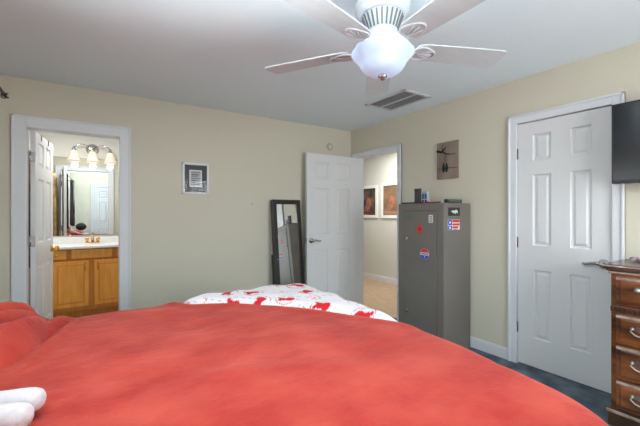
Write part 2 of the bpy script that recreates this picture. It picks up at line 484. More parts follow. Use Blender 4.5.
# diagonal turn-back line of the red blanket at the far foot corner
DL = [(-2.70, -1.15), (-2.61, -1.50), (-2.55, -1.62), (-2.40, -1.70), (-2.26, -1.80), (-2.09, -1.975), (-1.95, -2.17), (-1.83, -2.35), (-1.76, -2.50), (-1.69, -2.62), (-1.5, -2.72), (-1.2, -2.80)]
def diag(x, y):
    """signed distance to the turn-back line: > 0 on the far-corner side"""
    best = 9; sg = -1
    for (ax_, ay_), (bx_, by_) in zip(DL[:-1], DL[1:]):
        dx, dy = bx_ - ax_, by_ - ay_; t = max(0, min(1, ((x - ax_) * dx + (y - ay_) * dy) / (dx * dx + dy * dy)))
        qx, qy = x - ax_ - t * dx, y - ay_ - t * dy; q = math.hypot(qx, qy)
        if q < best: best = q; sg = 1 if (dx * qy - dy * qx) > 0 else -1
    return best * sg
def pil(x, y):
    return max(bump(x, y, -3.60, -1.80, .37, .44, .135), bump(x, y, -3.60, -2.95, .34, .42, .15))
bed = thing('bed', 'wide bed with its head against the left wall, under a red blanket', 'bed', (-2.72, -2.49, 0))
def L_(x, y, z): return (x + 2.72, y + 2.49, z)
b = MB(); b.box(-.90, -1.01, .12, .90, .91, .40, .02); b.build('box_spring', M['bedbase'], bed)
b = MB(); b.box(-.94, -1.03, .40, .94, .93, .665, .07, seg=4); b.build('mattress', M['mattress'], bed, smooth=True)
for sx in (-.82, .78):
    for sy in (-.82, .82):
        b = MB(); b.lathe([(0, 0), (.03, 0), (.035, .12), (0, .12)], (sx, sy, 0), 16); b.build('leg', M['bedbase'], bed)

# patterned comforter
def frange(a, b_, s):
    n = max(1, round((b_ - a) / s)); return [a + (b_ - a) * i / n for i in range(n + 1)]
xs = frange(-3.60, -2.75, .05)[:-1] + frange(-2.75, -1.42, .0075)
ys = frange(-3.86, -2.85, .05)[:-1] + frange(-2.85, -1.22, .0075)
b = MB(); bm = b.bm; lay = bm.verts.layers.float_color.new('pattern')
WHITE, RED, PINK, GREY = lin((236, 227, 231)), lin((206, 34, 40)), lin((212, 108, 112)), lin((170, 160, 168))
def motif(x, y):
    px, py = .20, .13
    u = (x * .9 + y * .42); v = (y * .9 - x * .42)
    j = math.floor(v / py); uu = u + (px / 2 if j % 2 else 0)
    i = math.floor(uu / px); lu = uu - (i + .5) * px; lv = v - (j + .5) * py
    k = (i * 7 + j * 13) % 4
    rot = ((i * 5 + j * 3) % 7) * .5; cu, su = math.cos(rot), math.sin(rot)
    a, c = lu * cu - lv * su, lu * su + lv * cu
    if k in (0, 1, 2) and (k != 1 or j % 2):     # red bear-ish blob: head, body, ears
        if (a / .026) ** 2 + ((c + .020) / .024) ** 2 < 1: return RED
        if (a / .034) ** 2 + ((c - .020) / .028) ** 2 < 1: return RED
        for e in (-.022, .022):
            if math.hypot(a - e, c + .042) < .012: return RED
        r = math.hypot(a - .004, c)
        if abs(r - .066) < .0034 and (a > .0): return PINK
    elif k == 1:        # swirling line drawing
        r = math.hypot(a, c); t = math.atan2(c, a)
        if abs(r - (.018 + .0045 * (t + PI))) < .003: return PINK
        if r < .008: return RED
    else:
        if abs(c - .018 * math.sin(a * 110)) < .003 and abs(a) < .05: return PINK
        if math.hypot(a - .03, c - .02) < .008: return RED
    if abs((lu) + .5 * lv - .06) < .0018 : return GREY
    return WHITE
G = []
def comf_pos(x, y):
    dg = diag(x, y)
    up = smooth((dg + .015) / .11) * .058
    edge = -.012 * math.exp(-(dg / .05) ** 2)
    puff = .010 * math.sin(x * 21 + y * 5) * math.sin(y * 19 - x * 6) * smooth(dg / .12) + wr(x, y, 9, .010, 3) * smooth(dg / .1)
    pz = min(pil(x, y), .2)
    r = .075
    off = 0.0
    p = drape(x, y, ZT - .022 + up * .95 + pz, off + puff * .6, r, .012, 0, .30)
    # the loose corner spreads slightly beyond the blanket
    if dg > 0:
        s_ = smooth(dg / .2) * .055
        cx, cy = x + 2.3, y + 2.3
        p.x += s_ * .6 * smooth((x + 2.1) / .4); p.y += s_ * 1.1 * smooth((y + 1.9) / .4)
    return p
for x in xs:
    rowv = []
    for y in ys:
        v = bm.verts.new(comf_pos(x, y)); v[lay] = motif(x, y); rowv.append(v)
    G.append(rowv)
for i in range(len(xs) - 1):
    for j in range(len(ys) - 1):
        f = bm.faces.new((G[i][j], G[i + 1][j], G[i + 1][j + 1], G[i][j + 1])); f.smooth = True
mm = mat('comforter_cloth', (236, 227, 231), .85, bump=.25, bscale=45, spec=.2)
nt = mm.node_tree; at = nt.nodes.new('ShaderNodeAttribute'); at.attribute_name = 'pattern'
nt.links.new(at.outputs['Color'], nt.nodes['Principled BSDF'].inputs['Base Color'])
o = b.build('comforter', mm)
so = o.modifiers.new('s', 'SOLIDIFY'); so.thickness = .012; so.offset = -1
tag(o, 'white comforter with red and pink figures showing at the far bed corner', 'comforter')

# red blanket
xs = frange(-3.66, -1.38, .014); ys = frange(-4.08, -1.02, .014)
b = MB(); bm = b.bm; G = {}
def red_pos(x, y):
    z = ZT + pil(x, y)
    z += wr(x, y, 2.3, .010, 1) + wr(x, y, 6, .006, 5) + wr(x * .6, y * 1.4, 16, .0022, 9)
    near = smooth((-2.95 - x) / .25)
    # creases fanning from the pillow
    z += seg_ridge(x, y, (-3.17, -1.50), (-3.36, -2.05), .026, .034) + seg_ridge(x, y, (-3.10, -1.60), (-3.26, -2.2), .022, .020)
    z += seg_ridge(x, y, (-3.22, -1.46), (-3.50, -1.72), .025, .030) - seg_ridge(x, y, (-3.20, -1.50), (-3.42, -2.0), .016, .030) - seg_ridge(x, y, (-3.10, -1.50), (-3.30, -2.1), .016, .018)
    z += seg_ridge(x, y, (-2.95, -1.62), (-2.6, -1.75), .06, .010) + seg_ridge(x, y, (-2.7, -2.6), (-2.1, -2.9), .05, .006)
    for p_, w_, h_ in (((-3.47, -1.64), .014, .026), ((-3.46, -1.78), .013, -.022), ((-3.43, -1.90), .014, .022), ((-3.36, -2.02), .012, -.016)):
        z += seg_ridge(x, y, (-3.20, -1.44), p_, w_, h_)
    dg = diag(x, y)
    z += .010 * math.exp(-((dg + .03) / .03) ** 2)
    return drape(x, y, z, .004, .085, .022, 1.3, .16)
for i, x in enumerate(xs):
    for j, y in enumerate(ys):
        dg = diag(x, y)
        if dg < .012: G[i, j] = bm.verts.new(red_pos(x, y))
for i in range(len(xs) - 1):
    for j in range(len(ys) - 1):
        q = [G.get(k) for k in ((i, j), (i + 1, j), (i + 1, j + 1), (i, j + 1))]
        q = [v for v in q if v]
        if len(q) >= 3:
            f = bm.faces.new(q); f.smooth = True
loose = [v for v in bm.verts if not v.link_faces]
for v in loose: bm.verts.remove(v)
o = b.build('blanket', M['red'])
so = o.modifiers.new('s', 'SOLIDIFY'); so.thickness = .009; so.offset = 1
tag(o, 'plush coral red fleece blanket spread over the bed', 'blanket')

# black cushion near the head of the bed (seen in the bathroom mirror)
b = MB(); b.ball((-3.36, -3.10, .94), .15, (.75, 1.15, .62), 24)
tag(b.build('cushion', M['dgrey']), 'black cushion on the near pillow end of the bed', 'cushion')

# plush toy: one continuous body
def skin(name, verts, edges, m, levels=2):
    me = bpy.data.meshes.new(name); bm = bmesh.new(); sk = bm.verts.layers.skin.verify()
    vs = []
    for i, (p, r) in enumerate(verts):
        v = bm.verts.new(p); v[sk].radius = (r, r) if not isinstance(r, tuple) else r; v[sk].use_root = (i == 0); vs.append(v)
    for a, c in edges: bm.edges.new((vs[a], vs[c]))
    bm.to_mesh(me); bm.free(); me.materials.append(m)
    o = bpy.data.objects.new(name, me); col.objects.link(o)
    s_ = o.modifiers.new('k', 'SKIN'); s_.use_smooth_shade = True
    q = o.modifiers.new('u', 'SUBSURF'); q.levels = levels; q.render_levels = levels
    return o
toy = skin('plush_toy', [
    ((-3.555, -2.365, .845), (.10, .09)), ((-3.509, -2.445, .825), 0.0765),
    ((-3.369, -2.505, .775), 0.0378), ((-3.269, -2.560, .762), 0.0306), ((-3.189, -2.605, .768), 0.0360), ((-3.154, -2.625, .770), 0.0306),
    ((-3.389, -2.565, .775), 0.0378), ((-3.299, -2.635, .760), 0.0324), ((-3.214, -2.685, .768), 0.0387), ((-3.169, -2.705, .768), 0.0324),
    ((-3.469, -2.335, .84), 0.0405), ((-3.369, -2.275, .795), 0.0297), ((-3.314, -2.240, .77), 0.0252),
    ((-3.589, -2.265, .90), 0.0540), ((-3.569, -2.205, .95), 0.0810), ((-3.549, -2.165, 1.0), 0.0630)],
    [(0, 1), (1, 2), (2, 3), (3, 4), (4, 5), (1, 6), (6, 7), (7, 8), (8, 9), (0, 10), (10, 11), (11, 12), (0, 13), (13, 14), (14, 15)], M['plush'])
tag(toy, 'white plush toy lying on the red blanket, two feet in view', 'plush toy')

# ------------------------------------------------------------------ locker
LX, LY0, LY1, LZ = -.415, -1.85, -1.300, 1.372
lk = thing('metal_locker', 'tall dark grey metal locker covered in stickers by the hall doorway', 'locker', (-.215, -1.575, 0))
def LL(x0, y0, z0, x1, y1, z1): return (x0 + .215, y0 + 1.575, z0, x1 + .215, y1 + 1.575, z1)
b = MB(); b.box(*LL(LX, LY0, 0, -.017, LY1, LZ), .006)
b.mi = 1; b.box(*LL(LX - .0008, -1.778, .06, LX + .002, -1.388, 1.302)); b.build('body', [M['locker'], M['lockerdark']], lk)
b = MB(); b.box(*LL(LX - .006, -1.773, .065, LX + .004, -1.393, 1.297), .002); dr = b.build('door', M['locker'], lk)
for z in (1.031, .316):
    b = MB(); b.lathe([(0, 0), (.013, 0), (.013, .006), (.009, .010), (0, .010)], (LX - .005 + .215, -1.425 + 1.575, z), 16, '-x')
    b.box(*LL(LX - .018, -1.432, z - .018, LX - .013, -1.418, z + .004)); b.build('lock', M['nickel'], dr)
b = MB(); b.ball((LX + .215, -1.58 + 1.575, 1.345), .007); b.build('badge', M['brass'], lk)
def sticker_mx(face, a, z):   # local xy -> face plane, z out
    if face == 'front': return Matrix(((0, 0, -1, LX - .0058 + .215), (-1, 0, 0, a + 1.575), (0, 1, 0, z), (0, 0, 0, 1)))
    return Matrix(((1, 0, 0, a + .215), (0, 0, -1, LY0 + 1.575 + .0002), (0, 1, 0, z), (0, 0, 0, 1)))
def disc(r, sx=1, sy=1, n=28, a0=0, a1=2 * PI):
    return [(r * sx * math.cos(a0 + (a1 - a0) * i / n), r * sy * math.sin(a0 + (a1 - a0) * i / n)) for i in range(n + (0 if a1 - a0 > 6.2 else 1))]
def rect(x0, y0, x1, y1): return [(x0, y0), (x1, y0), (x1, y1), (x0, y1)]
sR, sW, sB, sG, sK = (colm('sticker_red', (212, 52, 44)), colm('sticker_white', (226, 226, 226)), colm('sticker_blue', (44, 66, 178)),
                      colm('sticker_green', (96, 118, 92)), colm('sticker_black', (42, 42, 44)))
mats5 = [sR, sW, sB, sG, sK]
def sticker(face, a, z, shapes, label, parent=lk):
    b = MB(); mx = sticker_mx(face, a, z)
    for k, (mi, pts, h) in enumerate(shapes):
        b.mi = mi; b.prism(pts, h, mx)
    return tag(b.build('sticker', mats5, parent), label)
sticker('front', -1.462, 1.240, [(3, disc(.045, 1, .62), .0008), (1, disc(.0452, 1, .62)[0:3] + [(0, 0)], .0009)][:1], 'green oval sticker', dr)
def S(z): return z
sticker('front', -1.712, 1.226, [(1, rect(-.024, -.036, .024, .036), .0008)] + [(4, rect(-.016 + .006 * (k % 2), -.028 + k * .012, .014, -.023 + k * .012), .0011) for k in range(5)], 'small white printed label', dr)
sticker('front', -1.582, 1.125, [(0, disc(.040, .9, 1.15), .0008)] + [(4, disc(.011), .0011)] + [(3, [(x + .03 * math.cos(a), y + .036 * math.sin(a)) for x, y in disc(.007)], .0010) for a in (.9, 2.3, 4.0)], 'red poppy sticker', dr)
sticker('front', -1.640, .895, [(1, disc(.052), .0006), (0, disc(.050, a0=.28, a1=PI - .28), .0010), (2, disc(.050, a0=PI + .28, a1=2 * PI - .28), .0010)]
        + [(4, rect(-.036 + .010 * k, -.005, -.030 + .010 * k, .006), .0011) for k in range(8)] + [(0, disc(.010), .0012)][:0]
        + [(1, [(x, y - .028) for x, y in disc(.007)], .0013)], 'round red white and blue sticker', dr)
sticker('side', -.270, 1.292, [(4, rect(-.085, -.038, .085, .038), .0008),
        (1, [(-.05, -.002), (-.02, .012), (.012, .010), (.03, .02), (.055, .006), (.052, -.018), (.03, -.006), (.02, -.024), (.008, -.006), (-.012, -.018), (-.022, -.002)], .0012)], 'black sticker with white drawing')
sticker('side', -.270, 1.172, [(1, rect(-.088, -.046, .085, .048), .0006), (2, rect(-.085, -.002, -.03, .046), .0010), (2, rect(-.085, -.044, -.03, -.008), .0010),
        (0, rect(-.024, .022, .082, .046), .0010), (0, rect(-.024, -.006, .082, .012), .0010), (0, rect(-.024, -.032, .060, -.014), .0010), (0, rect(-.010, -.044, .048, -.038), .0010)]
        + [(1, disc(.009, n=12), .0012)][:0] + [(1, [(x - .058, y + q) for x, y in disc(.012, n=14)], .0013) for q in (.022, -.026)], 'red white and blue flag sticker')

# things on top of the locker
def top_item(name, label, cat): return thing(name, label, cat, (0, 0, LZ + .001))
o = thing('canister', 'dark ribbed twin-tube canister standing on the locker', 'canister', (-.30, -1.455, LZ + .014))
for s_ in (-1, 1):
    b = MB(); pr = [(0, 0), (.019, 0)]
    b.lathe([(0, 0), (.0195, 0), (.0195, .010), (.018, .012), (.018, .118), (.0205, .120), (.0205, .138), (0, .138)], (0, s_ * .0205, 0), 20)
    b.build('tube', colm('canister_dark', (62, 66, 66), .45), o)
b = MB(); b.box(-.012, -.006, .02, .012, .006, .11, .003); b.build('bridge', colm('canister_bridge', (84, 86, 84), .5), o)
o = thing('toy_box', 'small blue and white box with dark round spots on the locker', 'box', (-.29, -1.545, LZ + .003))
b = MB(); b.box(-.02, -.036, 0, .02, .036, .118, .006); b.build('box_body', colm('box_grey', (170, 176, 184), .5), o)
for s_ in (-1, 1):
    b = MB(); b.box(-.0225, s_ * .017 - .013, .044, -.0195, s_ * .017 + .013, .094, .001); b.build('blue_panel', colm('box_blue', (48, 84, 128), .4), o)
    b = MB(); b.lathe([(0, 0), (.011, 0), (.011, .003), (0, .003)], (-.0195, s_ * .017, .024), 16, '-x'); b.build('dark_spot', sK, o)
b = MB(); b.box(-.415 + .01, -1.53, LZ + .0005, -.16, -1.335, LZ + .013, .003)
tag(b.build('tray', M['dgrey']), 'flat black tray on the left of the locker top', 'tray')
b = MB()
n_ = 22
pts = [(-.30 + .02 * math.sin(i * .5), -1.50 - .24 * i / n_, LZ + .010 + .004 * math.sin(i * .9)) for i in range(n_ + 1)]
b.tube(pts, [.012 + .003 * math.sin(i * 1.1) for i in range(n_ + 1)], 10, flat=.6)
b.tube([(p[0] - .03, p[1] + .01, LZ + .009) for p in pts[:16]], .009, 8, flat=.7)
tag(b.build('strap', colm('red_strap', (150, 44, 44), .8)), 'crumpled dark red strap lying on the locker', 'strap')
o = thing('flashlight', 'grey green tube flashlight lying at the right of the locker top', 'flashlight', (-.22, -1.765, LZ + .020))
b = MB(); b.tube([(0, .02, 0), (.05, -.012, 0), (.115, -.045, 0)], [.019, .019, .018], 14); b.build('barrel', colm('flash_green', (86, 94, 86), .5), o)
b = MB(); b.tube([(-.025, .034, 0), (0, .02, 0)], [.0195, .0195], 14); b.build('cap', sK, o)

# ------------------------------------------------------------------ leaning mirror cabinet
ang = math.radians(6.2)
mc = thing('mirror_cabinet', 'tall dark wood mirror cabinet leaning near the open white door', 'mirror', (-1.068, -.245, 0))
mc.rotation_euler = (-ang, 0, 0)
W2 = .187; HH = 1.447
b = MB(); b.box(-W2, .006, .008, W2, .055, HH, .003); b.build('cabinet_body', M['blackgloss'], mc)
b = MB(); fw = .05
b.box(-W2, -.014, .008, -W2 + fw, .008, HH, .003); b.box(W2 - fw, -.014, .008, W2, .008, HH, .003)
b.box(-W2 + fw, -.014, HH - fw - .005, W2 - fw, .008, HH, .003); b.box(-W2 + fw, -.014, .008, W2 - fw, .008, .07, .003)
b.build('frame', M['espresso'], mc)
b = MB(); b.box(-W2 + fw - .002, -.006, .068, W2 - fw + .002, -.002, HH - fw - .003); b.build('mirror_glass', M['mirror'], mc)
b = MB(); b.box(-W2 - .004, .056, .02, -W2 + .03, .085, .80, .003); b.box(W2 - .03, .056, .02, W2 + .004, .085, .80, .003); b.box(-W2, .06, .4, W2, .08, .44)
b.build('rear_stand', M['blackgloss'], mc)
b = MB(); b.lathe([(0, 0), (.006, 0), (.009, .01), (0, .014)], (-W2 + fw / 2, -.014, .74), 12, '-y'); b.build('knob', M['nickel'], mc)

# ------------------------------------------------------------------ small wall things
o = thing('picture_frame', 'small white framed document with dark mat on the back wall', 'picture frame', (-2.108, -.001, 1.645))
hw, hh = .138, .166
b = MB(); fw = .022
b.box(-hw, -.02, -hh, -hw + fw, 0, hh, .003); b.box(hw - fw, -.02, -hh, hw, 0, hh, .003); b.box(-hw, -.02, hh - fw, hw, 0, hh, .003); b.box(-hw, -.02, -hh, hw, 0, -hh + fw, .003)
b.build('frame', M['white'], o)
b = MB(); b.box(-hw + .01, -.008, -hh + .01, hw - .01, -.003, hh - .01); b.build('mat_board', colm('dark_mat', (84, 86, 90), .8), o)
b = MB(); b.box(-.066, -.0095, -.088, .062, -.008, .092)
b.mi = 1
b.box(-.055, -.0103, -.078, .051, -.0094, .082)
b.mi = 2
for k in range(7):
    z = .066 - k * .021
    b.box(-.045, -.0110, z - .004 - (.006 if k in (1, 4) else 0), .040 - .012 * (k % 3), -.0102, z + .003)
b.build('document', [M['white'], colm('paper_grey', (188, 190, 192), .8), colm('print_grey', (104, 106, 110), .8)], o)
gm = clear_glass('picture_glass', 1.22)
b = MB(); b.box(-hw + fw, -.0135, -hh + fw, hw - fw, -.0125, hh - fw); b.build('glass', gm, o)

o = thing('wall_sensor', 'small round off-white disc high on the wall above the open door', 'wall sensor', (-.365, 0, 2.168))
b = MB(); b.lathe([(0, 0), (.048, 0), (.048, .008), (.040, .014), (.034, .012), (0, .016)], (0, 0, 0), 32, '-y'); b.build('cover', colm('sensor_cover', (186, 180, 162), .5), o)
b = MB(); b.lathe([(.018, .014), (.020, .019), (.024, .014)], (0, 0, 0), 24, '-y'); b.box(-.004, -.021, -.022, .004, -.014, .022, .001); b.build('dial', M['white'], o)
b = MB(); b.tube([(-1.469, .003, 1.385), (-1.469, -.016, 1.388)], .004, 8)
tag(b.build('nail', M['steel']), 'small nail alone in the back wall', 'nail')

# wooden wall art
o = thing('wall_art', 'brown wooden board with dark branch and hanging slippers above the locker', 'wall art', (-.001, -1.589, 1.817))
b = MB(); b.box(-.018, -.125, -.188, 0, .125, .188, .002)
b.build('board', mat('weathered_board', (128, 112, 100), .7, c2=(150, 136, 124), nscale=6, stretch=(1, 1, .35)), o)
ink = colm('dark_ink', (34, 30, 30), .8)
def flat(pts, r): return [(-.0185, p[0], p[1]) for p in pts]
b = MB()
b.tube(flat([(.12, .105), (.07, .09), (.03, .115), (.01, .14)], 0), [.014, .012, .007, .003], 6)
b.tube(flat([(.06, .095), (.02, .07), (-.04, .055), (-.10, .055)], 0), [.010, .006, .004, .002], 6)
b.tube(flat([(.05, .09), (.06, .14), (.045, .165)], 0), [.006, .003, .002], 6)
b.tube(flat([(.11, -.085), (.02, -.085), (-.02, -.08), (-.12, -.085)], 0), [.002, .002, .003, .002], 6)
b.tube(flat([(.022, .07), (.030, -.02), (.032, -.05)], 0), .0015, 5); b.tube(flat([(.015, .07), (.012, -.02), (.010, -.05)], 0), .0015, 5)
b.build('branch', ink, o)
for q in (.040, .004):
    b = MB(); b.ball((-.020, q, -.082), .017, (.22, 1.0, 2.5), 16); b.ball((-.020, q, -.045), .012, (.25, .9, 1.5), 12); b.build('slipper', ink, o)

# hall pictures
def hall_pic(yc, ylo, yhi, zlo, zhi, label, seed, c1, c2, c3):
    o = thing('framed_print', label, 'picture', (HX - .001, (ylo + yhi) / 2, (zlo + zhi) / 2), 0, 'framed prints in the hall')
    w, h = (yhi - ylo) / 2, (zhi - zlo) / 2; f = .055
    b = MB()
    b.box(-.025, -w, -h, 0, -w + f, h, .004); b.box(-.025, w - f, -h, 0, w, h, .004); b.box(-.0245, -w + f - .002, h - f, -.001, w - f + .002, h - .001); b.box(-.0245, -w + f - .002, -h + .001, -.001, w - f + .002, -h + f)
    b.build('frame', M['white'], o)
    b = MB(); b.box(-.012, -w + f, -h + f, -.004, w - f, h - f)
    m_ = mat('print_' + str(seed), c1, .5, c2=c2, nscale=4.2 + seed, detail=3, lo=.42, hi=.58)
    b.build('print', m_, o)
    b = MB(); r_ = random.Random(seed)
    for k in range(9):
        a = k * .7; rr = .03 + .012 * k
        b.ball((-.0125, rr * math.cos(a) * .6, -.02 + rr * math.sin(a)), .045 - .002 * k, (.05, .8, 1.0), 12)
    b.build('flower', mat('petal_' + str(seed), c3, .6, c2=tuple(int(v * .8) for v in c3), nscale=20), o)
    b = MB(); b.box(-.0135, -w + f + .02, -h + f + .03, -.0118, w - f - .02, -h + f + .07, .0005); b.build('caption_band', colm('band_' + str(seed), (110, 48, 38) if seed == 1 else (178, 128, 104), .6), o)
hall_pic(0, 1.062, 1.60, 1.185, 1.81, 'white framed dark floral print, left one through the hall doorway', 1, (62, 56, 54), (128, 98, 82), (178, 116, 84))
hall_pic(0, .455, .967, 1.185, 1.835, 'white framed tan floral print, right one through the hall doorway', 2, (122, 100, 76), (150, 116, 88), (188, 118, 98))

# ceiling vent
o = thing('ceiling_vent', 'white ceiling return vent with two slatted panels', 'vent', (-.452, -1.32, H - .001))
b = MB(); hx, hy, f = .19, .275, .028
b.box(-hx, -hy, -.010, -hx + f, hy, 0, .002); b.box(hx - f, -hy, -.010, hx, hy, 0, .002); b.box(-hx, -hy, -.010, hx, -hy + f, 0, .002); b.box(-hx, hy - f, -.010, hx, hy, 0, .002)
b.box(-.009, -hy, -.011, .009, hy, 0, .001); b.build('frame', M['ventwhite'], o)
b = MB(); b.box(-hx + .01, -hy + .01, -.002, hx - .01, hy - .01, -.0005); b.build('backing', M['ventdark'], o)
for s_ in (-1, 1):
    b = MB(); n_ = 24
    for k in range(n_):
        y = -hy + f + (2 * hy - 2 * f) * (k + .5) / n_
        x0, x1 = sorted((s_ * .009, s_ * (hx - f)))
        b.box(x0, -.0065, -.0009, x1, .0065, .0009, mx=Matrix.Translation((0, y, -.006)) @ Matrix.Rotation(math.radians(32), 4, 'X'))
    b.build('slat_panel', M['ventslat'], o)

# ------------------------------------------------------------------ ceiling fan
FX, FY, FZ = -1.819, -2.545, 2.106
fan = thing('ceiling_fan', 'white five-blade ceiling fan with lit scalloped glass bowl', 'ceiling fan', (FX, FY, 0))
b = MB(); b.lathe([(0, H - .001), (.085, H - .001), (.088, H - .02), (.06, H - .045), (0, H - .045)], n=40); b.build('canopy', M['fanwhite'], fan)
b = MB(); b.lathe([(0, 2.385), (.06, 2.382), (.12, 2.36), (.138, 2.32), (.136, 2.29), (.112, 2.272), (0, 2.272)], n=48); b.build('motor_housing', M['fanwhite'], fan)
b = MB(); b.lathe([(0, 2.274), (.098, 2.272), (.099, 2.262), (.072, 2.192), (.078, 2.180), (.078, 2.150), (.055, 2.135), (.05, 2.105), (0, 2.105)], n=48)
b.build('vent_ring', M['fanwhite'], fan)
b = MB()
for k in range(24):
    a = 2 * PI * k / 24
    ca, sa = math.cos(a), math.sin(a)
    b.box(-.0035, -.004, -.036, .0035, .004, .036, mx=Matrix.Translation((ca * .0875, sa * .0875, 2.229)) @ Matrix.Rotation(a, 4, 'Z') @ Matrix.Rotation(math.radians(21), 4, 'Y'))
b.build('vent_slots', colm('slot_grey', (112, 114, 116)), fan)
pitch = math.radians(8.5)
for k in range(5):
    a = -.387 + k * 2 * PI / 5
    R_ = Matrix.Rotation(a, 4, 'Z') @ Matrix.Translation((0, 0, FZ)) @ Matrix.Rotation(-pitch, 4, 'X')
    pts = []
    for x, w in ((.175, .044), (.19, .058), (.22, .065), (.40, .072), (.62, .077), (.652, .074), (.664, .058)): pts.append((x, w))
    tip = [(.668, 0.03)]
    poly = [(x, -w) for x, w in pts] + [(.668, -.03), (.668, .03)] + [(x, w) for x, w in reversed(pts)]
    b = MB(); b.prism(poly, .006, R_)
    bl = b.build('blade', M['fanblade'], fan)
    b = MB()
    # iron: arm + leaf-shaped open medallion under the blade root
    arm = [(.06, 0, .052), (.10, 0, .040), (.14, 0, .004), (.175, 0, -.006)]
    b.tube([R_ @ Vector(p) for p in arm], [.013, .012, .012, .014], 8, flat=.6)
    ol = []
    for i in range(28):
        t_ = 2 * PI * i / 28
        r1 = .052 * (1 + .10 * math.cos(3 * t_))
        ol.append(R_ @ Vector((.215 + r1 * 1.15 * math.cos(t_), r1 * .95 * math.sin(t_), -.006)))
    b.tube(ol, .0055, 6, closed=True)
    b.prism([(.215 + .05 * 1.1 * math.cos(2 * PI * i / 20), .046 * math.sin(2 * PI * i / 20)) for i in range(20)], .004, R_ @ Matrix.Translation((0, 0, -.005)))
    for q in (-.5, 0, .5):
        b.tube([R_ @ Vector((.170, 0, -.008)), R_ @ Vector((.215, .6 * q * .05, -.011)), R_ @ Vector((.262 - abs(q) * .016, q * .06, -.008))], .0032, 6)
    b.build('blade_iron', M['fanwhite'], bl)
b = MB(); b.lathe([(0, 2.108), (.062, 2.106), (.074, 2.098), (.07, 2.088), (.02, 2.082), (0, 2.082)], n=32); b.build('light_fitter', M['fanwhite'], fan)
gb = bpy.data.materials.new('frosted_bowl'); gb.use_nodes = True; nt = gb.node_tree; N = nt.nodes
pb = N['Principled BSDF']; N.remove(pb)
tl = N.new('ShaderNodeBsdfTranslucent'); tl.inputs[0].default_value = lin((226, 238, 255))
df = N.new('ShaderNodeBsdfDiffuse'); df.inputs[0].default_value = lin((196, 214, 240))
tp = N.new('ShaderNodeBsdfTransparent'); m1 = N.new('ShaderNodeMixShader'); m1.inputs[0].default_value = .972
m2 = N.new('ShaderNodeMixShader'); m2.inputs[0].default_value = .0
em = N.new('ShaderNodeEmission'); em.inputs[0].default_value = lin((206, 222, 250)); em.inputs[1].default_value = .20
ad = N.new('ShaderNodeAddShader')
nt.links.new(tl.outputs[0], m1.inputs[1]); nt.links.new(df.outputs[0], m1.inputs[2]); nt.links.new(m1.outputs[0], m2.inputs[1]); nt.links.new(tp.outputs[0], m2.inputs[2])
nt.links.new(m2.outputs[0], ad.inputs[0]); nt.links.new(em.outputs[0], ad.inputs[1]); nt.links.new(ad.outputs[0], N['Material Output'].inputs[0])
b = MB()
sc8 = lambda a, r, z: 1 + .035 * math.cos(8 * a) * max(0, (r - .08) / .07)
b.lathe([(.150, 2.096), (.151, 2.084), (.146, 2.066), (.128, 2.046), (.116, 2.034), (.110, 2.018), (.098, 2.0), (.074, 1.984), (.040, 1.975), (.0, 1.973)], n=64, rmod=sc8)
b.build('glass_bowl', gb, fan)
b = MB(); b.lathe([(0, 1.976), (.022, 1.974), (.024, 1.966), (.012, 1.958), (.009, 1.950), (0, 1.945)], n=20); b.build('finial', M['nickel'], fan)
b = MB(); b.tube([(.03, -.05, 2.13), (.035, -.06, 2.10)], .002, 6); b.build('pull_chain', M['nickel'], fan)

# ------------------------------------------------------------------ television
tv = thing('television', 'black flat screen television mounted over the dresser', 'television', (-.13, -3.43, 1.735))
b = MB(); b.box(-.03, -.46, -.262, .025, .46, .262, .006); b.build('body', M['tvbody'], tv)
b = MB(); b.box(-.0315, -.449, -.240, -.0295, .449, .252); b.build('screen', M['tvscreen'], tv)
b = MB(); b.box(.025, -.12, -.12, .04, .12, .12); b.box(.04, -.03, -.05, .128, .03, .05); b.build('wall_bracket', M['black'], tv)

# ------------------------------------------------------------------ dresser
DX, DY0, DY1 = -.415, -4.02, -3.045
ds = thing('dresser', 'carved dark cherry wood dresser below the television', 'dresser', (-.21, -3.53, 0))
def DL_(x0, y0, z0, x1, y1, z1): return (x0 + .21, y0 + 3.53, z0, x1 + .21, y1 + 3.53, z1)
b = MB(); b.box(*DL_(DX, DY0, .06, -.017, DY1, .93), .004); b.build('carcass', M['cherry'], ds)
b = MB(); b.box(*DL_(DX - .028, DY0 - .03, .953, -.017, DY1 + .035, .972), .006); b.box(*DL_(DX - .020, DY0 - .02, .932, -.017, DY1 + .022, .955), .008)
b.box(*DL_(DX - .012, DY0 - .012, .915, -.017, DY1 + .012, .934), .006); b.build('top', M['cherrydark'], ds)
b = MB(); b.box(*DL_(DX - .0305, DY0 - .031, .958, DX - .026, DY1 + .036, .967), .002); b.box(*DL_(DX - .0145, DY0 - .012, .919, DX - .011, DY1 + .012, .929), .0015); b.build('top_molding', M['worn_glint'], ds)
b = MB(); b.box(*DL_(DX - .018, DY0 - .015, 0, -.02, DY1 + .014, .105), .008); b.build('plinth', M['cherrydark'], ds)
b = MB(); b.box(*DL_(DX - .022, DY0 - .018, .085, DX - .016, DY1 + .016, .103), .002); b.build('plinth_molding', M['worn_glint'], ds)
b = MB(); b.box(*DL_(DX - .010, DY0, .690, DX + .002, DY1, .722), .002)
n_ = 44
for k in range(n_):
    y = DY1 - (DY1 - DY0) * (k + .5) / n_
    b.box(*DL_(DX - .015, y - .006, .692, DX - .009, y + .006, .715), .0015)
b.build('carved_band', M['cherrydark'], ds)
